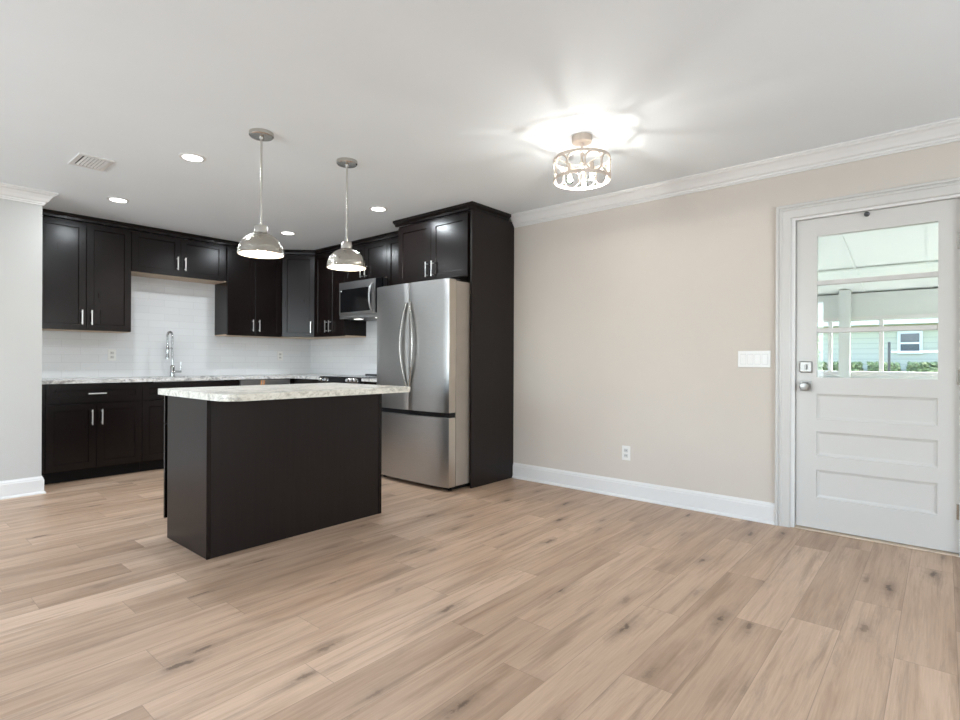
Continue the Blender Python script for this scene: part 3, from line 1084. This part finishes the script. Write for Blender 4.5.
# spring neck: core tube with coils
arc = []
ztop = 1.352
rad = .052
sd = Vector((-.72, -.69, 0)).normalized()
for k in range(8):
    arc.append(Vector((FX, FY, CT1 + .19 + (ztop - CT1 - .19) * k / 8)))
for k in range(15):
    a = math.pi * k / 14
    arc.append(Vector((FX, FY, ztop)) + sd * (rad - rad * math.cos(a)) + Vector((0, 0, rad * math.sin(a))))
endp = arc[-1]
for k in range(1, 4):
    arc.append(endp + Vector((0, 0, -.035 * k)))
neck = MB(fo).tube(arc, .0065, 10).build('spring_neck', 'chrome', fc)
# coil following the neck
coil = []
pts = arc
seglen = [0]
for i in range(1, len(pts)):
    seglen.append(seglen[-1] + (pts[i] - pts[i - 1]).length)
tot = seglen[-1]
turns = 46
for s in range(turns * 8 + 1):
    u = tot * s / (turns * 8)
    i = max(k for k in range(len(seglen)) if seglen[k] <= u + 1e-9)
    i = min(i, len(pts) - 2)
    tt = (u - seglen[i]) / (seglen[i + 1] - seglen[i])
    p = pts[i].lerp(pts[i + 1], tt)
    tg = (pts[i + 1] - pts[i]).normalized()
    side = Vector((0, 0, 1)).cross(sd)
    nn = side.cross(tg).normalized()
    a = 2 * math.pi * s / 8
    coil.append(p + (nn * math.cos(a) + side * math.sin(a)) * .0105)
MB(fo).tube(coil, .0026, 6).build('spring_coil', 'chrome', neck)
hp = arc[-1]
MB(fo).lathe([(.010, hp.z + .01), (.014, hp.z), (.017, hp.z - .05), (.015, hp.z - .09), (.021, hp.z - .115), (.021, hp.z - .135), (.0, hp.z - .135)], (hp.x, hp.y, 0), seg=24).build('spray_head', 'chrome', fc)
MB(fo).tube([Vector((FX, FY, hp.z - .02)), Vector((FX, FY, hp.z - .02)) + sd * .05, Vector((FX, FY, hp.z - .02)) + sd * (2 * rad - .015)], .0055, 8).build('holder_arm', 'chrome', fc)
lv = MB(fo).tube([(FX + .015, FY - .006, CT1 + .055), (FX + .088, FY - .010, CT1 + .056)], .013, 14).build('handle', 'chrome', fc)
MB(fo).tube([(FX + .080, FY - .010, CT1 + .060), (FX + .084, FY - .010, CT1 + .16)], [.006, .0045], 10).build('lever', 'chrome', lv)

# ------------------------------------------------------------------ range (local frame, rotated to face -X)
rw = RG1 - RG0 - .004
rg = thing('range', 'slide-in range with steel knobs and black glass cooktop on the right wall', 'stove', (XR, RG1 - .002, 0), RY)
MB().box(0, rw, -.640, -.022, .03, .905, .002).build('body', 'darksteel', rg)
MB().box(.02, rw - .02, -.60, -.04, 0, .0295).build('plinth', 'toe', rg)
ck = MB().box(-.004, rw + .004, -.650, -.0295, .9175, .925, .002).build('cooktop', 'black', rg)
for x, y, r in ((.19, -.45, .095), (.57, -.45, .115), (.19, -.19, .075), (.57, -.19, .085)):
    MB().lathe([(r, .9251), (r, .9255), (r - .004, .9255), (r - .004, .9251)], (x, y, 0), closed=True, seg=36).build('burner_ring', 'darksteel', ck)
MB().box(0, rw, -.028, -.0105, .906, .940, .003).build('rear_trim', 'darksteel', rg)
# sloped control panel
MB().extrude_profile([(0, -.6405, .800), (0, -.688, .806), (0, -.690, .815), (0, -.664, .914), (0, -.655, .9172), (0, -.6405, .9172)], (rw, 0, 0)).build('control_panel', 'blackmat', rg)
nrm = Vector((0, -.966, -.26)).normalized()
nrm = Vector((0, -.967, .254))
for x in (.075, .170, .565, .635, .705):
    k = MB()
    k.lathe([(.0235, 0), (.0245, .004), (.021, .007), (.0195, .030), (.017, .034), (0, .034)], (0, 0, 0), seg=28)
    q = Vector((0, 0, 1)).rotation_difference(nrm).to_matrix().to_4x4()
    bmesh.ops.transform(k.bm, matrix=Matrix.Translation((x, -.6775 + .0002, .866) + 0 * nrm if False else Vector((x, -.6722, .886)) + nrm * .0008) @ q, verts=k.bm.verts[:])
    k.build('knob', 'chrome', rg)
od = MB().box(.004, rw - .004, -.668, -.6402, .215, .795, .006).build('oven_door', 'steel', rg)
MB().box(.10, rw - .10, -.6698, -.6683, .31, .68, .0005).build('oven_glass', 'black', od)
MB().tube([(.06, -.668, .745), (.06, -.712, .747), (.09, -.722, .748), (rw - .09, -.722, .748), (rw - .06, -.712, .747), (rw - .06, -.668, .745)], .011, 12).build('handle', 'steel', od)
MB().box(.004, rw - .004, -.664, -.6402, .045, .209, .005).build('drawer', 'steel', rg)

# ------------------------------------------------------------------ over-the-range microwave
mw = thing('microwave', 'stainless over-the-range microwave with a black window and curved handle', 'microwave', (XR, RG1 - .002, 1.578), RY)
mh = .416
MB().box(0, rw, -.370, -.0105, 0, mh, .003).build('body', 'darksteel', mw)
# door with window opening frame
def frame_panel(x0, x1, z0, z1, wx0, wx1, wz0, wz1, yf, yb):
    b = MB()
    v = []
    for y in (yf, yb):
        v += [(x0, y, z0), (x1, y, z0), (x1, y, z1), (x0, y, z1), (wx0, y, wz0), (wx1, y, wz0), (wx1, y, wz1), (wx0, y, wz1)]
    f = []
    for s in (0, 8):
        for k in range(4):
            f.append((s + k, s + (k + 1) % 4, s + 4 + (k + 1) % 4, s + 4 + k))
    for k in range(4):
        f.append((k, (k + 1) % 4, 8 + (k + 1) % 4, 8 + k))
        f.append((4 + k, 4 + (k + 1) % 4, 12 + (k + 1) % 4, 12 + k))
    b._add(v, f)
    return b


md = frame_panel(0, .660, .040, mh - .002, .018, .595, .072, mh - .082, -.402, -.3705).build('door', 'steel', mw)
MB().box(.0185, .5945, -.3995, -.386, .0725, mh - .0825, .001).build('window', 'black', md)
MB().box(.030, .046, -.4003, -.3998, mh - .104, mh - .088).build('sticker', 'paper', md)
hpts = []
for k in range(17):
    t_ = k / 16
    z = .055 + t_ * .315
    hpts.append((.612, -.402 - .048 * math.sin(math.pi * t_) ** .6, z))
MB().tube(hpts, .0125, 12, squash=(.8, 1)).build('handle', 'steel', md)
MB().box(.662, rw, -.400, -.3705, .040, mh - .002, .003).build('control_panel', 'black', mw)
MB().box(0, rw, -.396, -.3705, 0, .038, .004).build('vent_strip', 'steel', mw)
for x in (.19, .58):
    MB().box(x - .05, x + .05, -.30, -.24, -.004, -.0004, .001).build('lamp_lens', 'hoodlens', mw)
lamp('hood_lamp', 'AREA', (XR - .27, RG0 + .19, 1.570), 1.0, (1, .96, .88), (0, 0, 0), shape='RECTANGLE', size=.06, size_y=.10)

# ------------------------------------------------------------------ refrigerator (local frame; doors face -y)
FW = .950
fr = thing('refrigerator', 'tall stainless french-door refrigerator with bottom freezer in the dark surround', 'refrigerator', (XR - .04, 4.162, 0), RY)
f0 = XR - .04
dF = f0 - 3.250          # distance of the bulging door fronts from the back
dB = f0 - 3.356          # back of the doors
MB().box(0, FW, -(dB - .006), 0, .040, 1.780, .004).build('body', 'steel_side', fr)
MB().box(.02, FW - .02, -(dB + .03), -.05, .010, .0395).build('base_grille', 'toe', fr)
for x in (.05, FW - .05):
    MB().lathe([(.018, 0), (.022, .004), (.022, .0098), (0, .0098)], (x, -(dB + .01), 0), seg=16).build('foot', 'blackmat', fr)


def curved_door(x0, x1, z0, z1, name, full=(0, FW)):
    """door slab whose front bulges slightly towards the middle of the whole refrigerator"""
    b = MB()
    n = 14
    front = []
    for k in range(n + 1):
        x = x0 + (x1 - x0) * k / n
        u = (x - full[0]) / (full[1] - full[0]) * 2 - 1
        y = -(dF - .022 * abs(u) ** 2.2)
        if k == 0 or k == n: y += .005
        front.append((x, y))
    pts = front + [(x1, -dB), (x0, -dB)]
    m = len(pts)
    v = [(x, y, z0) for x, y in pts] + [(x, y, z1) for x, y in pts]
    vs, fs = b._add(v, [tuple(reversed(range(m))), tuple(range(m, 2 * m))] + [(i, (i + 1) % m, m + (i + 1) % m, m + i) for i in range(m)])
    for q in fs[2:2 + n]: q.smooth = True
    es = [e for q in fs[:2] for e in q.edges]
    bmesh.ops.bevel(b.bm, geom=list(set(es)), offset=.004, segments=2, affect='EDGES', profile=.5)
    o = b.build(name, 'steel', fr)
    o.data.materials.append(M['steel_edge'])
    for p in o.data.polygons:
        if abs(p.normal.x) > .9: p.material_index = 1
    return o


mid = .4755
dl = curved_door(.0, mid - .002, .664, 1.790, 'door')
dr = curved_door(mid + .002, FW, .664, 1.790, 'door')
fz = curved_door(.0, FW, .038, .622, 'freezer_drawer')
MB().box(.004, FW - .004, -(dF - .034), -dB, .6225, .6635).build('drawer_pocket', 'blackmat', fr)
for door_, sx in ((dl, -1), (dr, 1)):
    hp_ = []
    for k in range(25):
        t_ = k / 24
        s_ = math.sin(math.pi * t_)
        hp_.append((mid + sx * (.022 + .058 * s_), -(dF - .004) - .006 - .030 * s_ ** .7, .872 + .745 * t_))
    MB().tube(hp_, .0125, 12, squash=(.75, 1.15)).build('handle', 'nickel', door_)
for x in (.06, FW - .06):
    MB().box(x - .035, x + .035, -(dB + .05), -(dB - .09), 1.7912, 1.802, .004).build('hinge_cover', 'darksteel', fr)

# ------------------------------------------------------------------ island
IX0, IX1, IY0, IY1 = 1.305, 2.518, 3.162, 3.796
io = (1.9, 3.45, 0)
il = thing('kitchen_island', 'dark kitchen island with plain panelled front under pale stone', 'kitchen island', io)
IH = .8845
MB(io).box(IX0 + .0185, IX1 - .0185, IY0 + .0185, IY1 - .0215, .104, IH).build('body', 'wood', il)
MB(io).box(IX0 + .0190, IX1 - .0190, IY0 + .019, IY1 - .085, 0, .1035).build('toe_kick', 'toe', il)
MB(io).box(IX0 + .0182, IX1 - .0182, IY0, IY0 + .018, 0, IH, .001).build('front_panel', 'woodpanel', il)
for xa, xb in ((IX0, IX0 + .018), (IX1 - .018, IX1)):
    MB(io).box(xa, xb, IY0 + .0002, 3.730, 0, IH, .0008).build('end_panel', 'woodpanel', il)
MB(io).box(IX0 - .004, IX0 + .020, IY0 - .0045, IY0 - .0002, 0.0, IH, .001).build('corner_strip', 'wood', il)
MB(io).box(IX1 - .020, IX1 + .004, IY0 - .0045, IY0 - .0002, 0.0, IH, .001).build('corner_strip', 'wood', il)
wi = (IX1 - IX0) / 3
for k in range(3):
    a = IX0 + k * wi
    q = MB().shaker(.0015, wi - .0015, .112, .698, -.0195)
    rot = Matrix.Translation((a + wi - io[0], IY1 - .0195 - io[1], 0)) @ Matrix.Rotation(math.pi, 4, 'Z')
    bmesh.ops.transform(q.bm, matrix=rot, verts=q.bm.verts[:])
    dd = q.build('door', 'wood', il)
    q = MB().shaker(.0015, wi - .0015, .706, .876, -.0195)
    bmesh.ops.transform(q.bm, matrix=rot, verts=q.bm.verts[:])
    q.build('drawer', 'wood', il)


def rounded_rect(x0, x1, y0, y1, r, n=8):
    pts = []
    for cx, cy, a0 in ((x1 - r, y1 - r, 0), (x0 + r, y1 - r, 90), (x0 + r, y0 + r, 180), (x1 - r, y0 + r, 270)):
        rr = r
        for k in range(n + 1):
            a = R(a0 + 90 * k / n)
            pts.append((cx + rr * math.cos(a), cy + rr * math.sin(a)))
    return pts


TX0, TX1, TY0, TY1 = 1.272, 2.562, 2.868, 3.806
pts = []
for cx, cy, a0, r in ((TX1, TY1, 0, .012), (TX0, TY1, 90, .012), (TX0, TY0, 180, .075), (TX1, TY0, 270, .05)):
    sx = -1 if cx == TX1 else 1
    sy = -1 if cy == TY1 else 1
    for k in range(9):
        a = R(a0 + 90 * k / 8)
        pts.append((cx + sx * r + r * math.cos(a), cy + sy * r + r * math.sin(a)))
it = MB((1.9, 3.35, IH)).prism(pts, IH + .0006, .922, .006).build('island_countertop', 'granite_warm')
it.location = (1.9, 3.35, IH)
tag(it, 'pale veined stone slab with rounded corners on the kitchen island', 'countertop')

# ------------------------------------------------------------------ pendant lights
pd = thing('pendant_light', 'nickel dome pendant over the near left part of the island', 'pendant light', (1.630, 3.200, 0), 0, 'nickel dome pendants over the island')
MB().lathe([(0, H - .0004), (.070, H - .0004), (.070, H - .020), (.064, H - .026), (.014, H - .027), (.012, H - .040), (0, H - .040)], seg=36).build('canopy', 'nickel', pd)
MB().tube([(0, 0, H - .038), (0, 0, 1.904)], .0065, 12).build('stem', 'nickel', pd)
MB().lathe([(0, 1.908), (.036, 1.908), (.038, 1.904), (.038, 1.866), (.034, 1.862), (0, 1.862)], seg=32).build('socket_cap', 'nickel', pd)
RD, ZR = .132, 1.735
outer = [(.030, 1.866)]
for k in range(1, 13):
    a = math.pi / 2 * (1 - k / 12)
    outer.append((RD * math.cos(a) if RD * math.cos(a) > .030 else .0302, ZR + .004 + .128 * math.sin(a)))
outer = [p for i, p in enumerate(outer) if i == 0 or p[0] >= .0303]
outer += [(RD + .0015, ZR + .002), (RD, ZR)]
innr = [(r - .0025 if r > .01 else r, z - .0022) for r, z in outer[:-2]]
prof = outer + [(RD - .0025, ZR)] + list(reversed(innr))
sh = MB().lathe(prof, seg=56, closed=True).build('shade', 'hammered', pd)
lin = [(r - .0032, z - .0028) for r, z in outer[:-2]] + [(RD - .0034, ZR + .0006)]
lin2 = [(r - .0012, z - .001) for r, z in reversed(lin)]
MB().lathe(lin + lin2, seg=56, closed=True).build('shade_lining', 'lining', pd)
MB().lathe([(0, 1.740), (.012, 1.741), (.022, 1.748), (.027, 1.760), (.025, 1.776), (.016, 1.800), (.013, 1.820), (.013, 1.858), (0, 1.858)], seg=24).build('bulb', 'bulb', pd)
dup(pd, (2.237, 3.190, 0), 'nickel dome pendant over the far right part of the island')

# ------------------------------------------------------------------ recessed downlights
cans = [((1.524, 3.930), 'round recessed downlight nearest the ceiling vent'),
        ((1.514, 5.440), 'round recessed downlight above the left wall cabinets'),
        ((3.08, 5.425), 'round recessed downlight near the kitchen corner between the pendants'),
        ((3.114, 3.945), 'round recessed downlight in front of the refrigerator cabinet')]
first = None
for (x, y), lab in cans:
    if first is None:
        first = thing('recessed_downlight', lab, 'ceiling light', (x, y, H), 0, 'recessed kitchen downlights')
        MB().lathe([(.062, -.0004), (.082, -.0004), (.082, -.004), (.070, -.007), (.062, -.007)], closed=True, seg=36).build('trim_ring', 'white', first)
        MB().lathe([(0, -.0008), (.0615, -.0008), (.0615, -.005), (0, -.005)], seg=36).build('lens', 'lens', first)
    else:
        dup(first, (x, y, H), lab)
    lamp('downlight', 'AREA', (x, y, H - .009), 11.8, (.88, .95, 1.0), (0, 0, 0), shape='DISK', size=.13)

# ------------------------------------------------------------------ semi-flush ceiling light
lx, ly = 2.913, 1.754
fl = thing('ceiling_light', 'semi-flush drum ceiling light with interlaced metal rings near the beige wall', 'ceiling light', (lx, ly, 0))
MB().lathe([(0, H - .0004), (.060, H - .0004), (.060, H - .036), (.056, H - .040), (0, H - .040)], seg=36).build('canopy', 'cage', fl)
MB().lathe([(0, H - .0405), (.008, H - .0405), (.008, 2.310), (.014, 2.308), (.014, 2.282), (0, 2.282)], seg=16).build('stem', 'cage', fl)
DR, D0, D1 = .167, 2.203, 2.324
MB().lathe([(DR, D1 + .009), (DR + .003, D1 + .009), (DR + .003, D1 - .009), (DR, D1 - .009)], closed=True, seg=64).build('top_band', 'cage', fl)
MB().lathe([(DR, D0 + .009), (DR + .003, D0 + .009), (DR + .003, D0 - .009), (DR, D0 - .009)], closed=True, seg=64).build('bottom_band', 'cage', fl)
cn = 10
for k in range(cn):
    a0 = 2 * math.pi * (k + .5) / cn
    ring = []
    hw = math.pi / cn * 1.03
    for q in range(36):
        t_ = 2 * math.pi * q / 36
        a = a0 + hw * math.cos(t_)
        z = (D0 + D1) / 2 + (D1 - D0) / 2 * .95 * math.sin(t_)
        ring.append(((DR + .0015) * math.cos(a), (DR + .0015) * math.sin(a), z))
    MB().tube(ring, .0050, 8, closed=True, squash=(1.25, .9)).build('ring', 'cage', fl)
for k in range(3):
    a = 2 * math.pi * k / 3 + .35
    ca, sa = math.cos(a), math.sin(a)
    am = MB().tube([(.010 * ca, .010 * sa, 2.295), (.055 * ca, .055 * sa, 2.290), (DR * ca, DR * sa, D1 - .002)], .004, 8).build('arm', 'cage', fl)
    MB().lathe([(0, 2.288), (.014, 2.288), (.013, 2.222), (0, 2.222)], (.075 * ca, .075 * sa, 0), seg=16).build('socket', 'cage', fl)
    bu = MB().sphere((.075 * ca, .075 * sa, 2.198), .0225).build('bulb', 'glass', fl)
    MB().sphere((.075 * ca, .075 * sa, 2.198), .0115, sz=1.2).build('filament', 'filament', bu)

# ------------------------------------------------------------------ porch and neighbourhood beyond the door
PX = 7.2
PZ = -.12


def pc(x):
    return 1.862 + .173 * (PX - x)


xi = XR + .131
struct(MB().box(xi, PX + .1, -3.5, 4.5, PZ - .1, PZ).build('floor_porch', 'porchwhite'))
struct(MB().extrude_profile([(xi, -3.5, pc(xi)), (PX + .3, -3.5, pc(PX + .3)), (PX + .3, -3.5, pc(PX + .3) + .08), (xi, -3.5, pc(xi) + .08)], (0, 8, 0)).build('ceiling_porch', 'porchwhite'), 'white sloping porch ceiling')
for y in (-.92, -.37, .183, .735, 1.29, 1.84):
    struct(MB().extrude_profile([(xi, y - .011, pc(xi) - .012), (PX - .06, y - .011, pc(PX - .06) - .012), (PX - .06, y - .011, pc(PX - .06) - .0004), (xi, y - .011, pc(xi) - .0004)], (0, .022, 0)).build('trim_batten', 'porchwhite'))
struct(MB().extrude_profile([(6.31, -3.4, pc(6.31) - .014), (6.35, -3.4, pc(6.35) - .014), (6.35, -3.4, pc(6.35) - .0128), (6.31, -3.4, pc(6.31) - .0128)], (0, 7.8, 0)).build('trim_batten', 'porchpost'))
# header band, knee wall, posts and mullions of the porch front
struct(MB().box(PX - .05, PX + .05, -3.4, 4.4, 1.600, pc(PX) - .012).build('wall_porch_header', 'porchpost'), 'white header band across the porch front')
struct(MB().box(PX - .06, PX + .06, -3.4, 4.4, 1.556, 1.5995).build('trim_porch_head', 'white'))
struct(MB().box(PX - .05, PX + .05, -3.4, 4.4, PZ, .955).build('wall_porch_knee', 'porchwhite'))
struct(MB().box(PX - .10, PX + .07, -3.4, 4.4, .9555, 1.005, .004).build('trim_porch_sill', 'white'))
for y0_, y1_ in ((.845, .945), (-1.25, -1.15), (2.95, 3.05)):
    struct(MB().box(PX - .20, PX - .11, y0_, y1_, PZ + .0005, pc(PX - .2) - .016).build('trim_porch_post', 'porchpost'), 'porch post')
for y in (-.55, .020, .587, 1.047, 1.7, 2.3):
    struct(MB().box(PX - .03, PX + .03, y - .018, y + .018, 1.0055, 1.5555).build('trim_porch_mullion', 'white'))

gz = -.45
lawn = MB().box(PX + .35, 40, -20, 20, gz - .2, gz).build('lawn', 'grass')
lawn['kind'] = 'stuff'
tag(lawn, 'green lawn between the porch and the neighbouring house', 'lawn')

HX = 16.0
ho = (HX, 1.2, gz)
hs = thing('house', 'pale green clapboard house beyond the porch seen through the door glass', 'house', ho)
MB(ho).box(HX, HX + 6, -6, 9, gz, 2.08).build('siding_wall', 'siding', hs)
MB(ho).box(HX - .35, HX - .30, -6.3, 9.3, 1.985, 2.10).build('fascia', 'white', hs)
MB(ho).box(HX - .30, HX - .0005, -6.3, 9.3, 2.0805, 2.1).build('soffit', 'white', hs)
MB(ho).extrude_profile([(HX - .35, -6.3, 2.1005), (HX + 3, -6.3, 3.6), (HX + 6.3, -6.3, 2.1005)], (0, 15.6, 0)).build('roof', 'roof', hs)
wy0, wy1, wz0, wz1 = .50, .84, 1.36, 1.77
wfr = MB(ho)
wfr.box(HX - .05, HX - .0005, wy0 - .06, wy1 + .06, wz0 - .06, wz1 + .06)
wfr.build('window_frame', 'porchpost', hs)
MB(ho).box(HX - .060, HX - .0505, wy0, wy1, wz0, wz1).build('window_pane', 'winglass', hs)
MB(ho).box(HX - .072, HX - .0605, wy0, wy1, wz0 + .17, wz0 + .21).build('window_rail', 'porchwhite', hs)


def bush(name, label, cat, c, sx, sy, sz, n, seed, group=None):
    rng = random.Random(seed)
    b = MB(c)
    for k in range(n):
        u = Vector((rng.uniform(-1, 1), rng.uniform(-1, 1), rng.uniform(0, 1)))
        ax = rng.randrange(5)
        if ax == 0: u.x = -1
        elif ax == 1: u.y = rng.choice((-1, 1))
        else: u.z = rng.uniform(.86, 1.0)
        p = Vector((c[0] + u.x * sx, c[1] + u.y * sy, c[2] + .12 + u.z * (sz - .12)))
        d1 = Vector((rng.uniform(-1, 1), rng.uniform(-1, 1), rng.uniform(-1, 1))).normalized()
        d2 = d1.orthogonal().normalized()
        l = rng.uniform(.03, .065)
        b._add([p - d1 * l, p + d2 * l * .45, p + d1 * l, p - d2 * l * .45 + d1.cross(d2) * .015], [(0, 1, 2, 3)])
    b.box(c[0] - sx * .9, c[0] + sx * .9, c[1] - sy * .93, c[1] + sy * .93, c[2], c[2] + sz * .93, .06)
    o = b.build(name, 'leaf')
    o.location = c
    tag(o, label, cat, group)
    return o


spots = [(-.35, 'rightmost'), (.35, 'second from the right'), (1.05, 'below the window left part'), (1.75, 'middle'), (2.45, 'left')]
labs = ['low green hedge bush at the right edge of the door glass', 'low green hedge bush below the neighbouring house window',
        'low green hedge bush left of the neighbouring house window', 'low green hedge bush beside the porch post', 'low green hedge bush at the left edge of the door glass']
for k, (y, _) in enumerate(spots):
    bush('bush', labs[k], 'bush', (HX - .75, y + .05, gz + .001), .29, .275, 1.55, 700, 20 + k, 'hedge of bushes before the neighbouring house')
bush('shrub', 'tall leafy shrub at the left side of the door glass', 'shrub', (11.2, 1.98, gz + .001), .3, .19, 2.1, 1200, 50)
rl = thing('railing', 'white handrail ending at a dark post before the neighbouring house', 'railing', (13.2, .40, gz))
ro = (13.2, .40, gz)
MB(ro).box(13.17, 13.23, -.30, .86, 1.280, 1.322, .01).build('rail', 'white', rl)
MB(ro).box(13.18, 13.22, -.22, -.18, gz, 1.2795).build('post', 'white', rl)
MB(ro).box(13.175, 13.225, .862, .905, gz, 1.50).build('post', 'darksteel', rl)['label'] = 'dark end post'
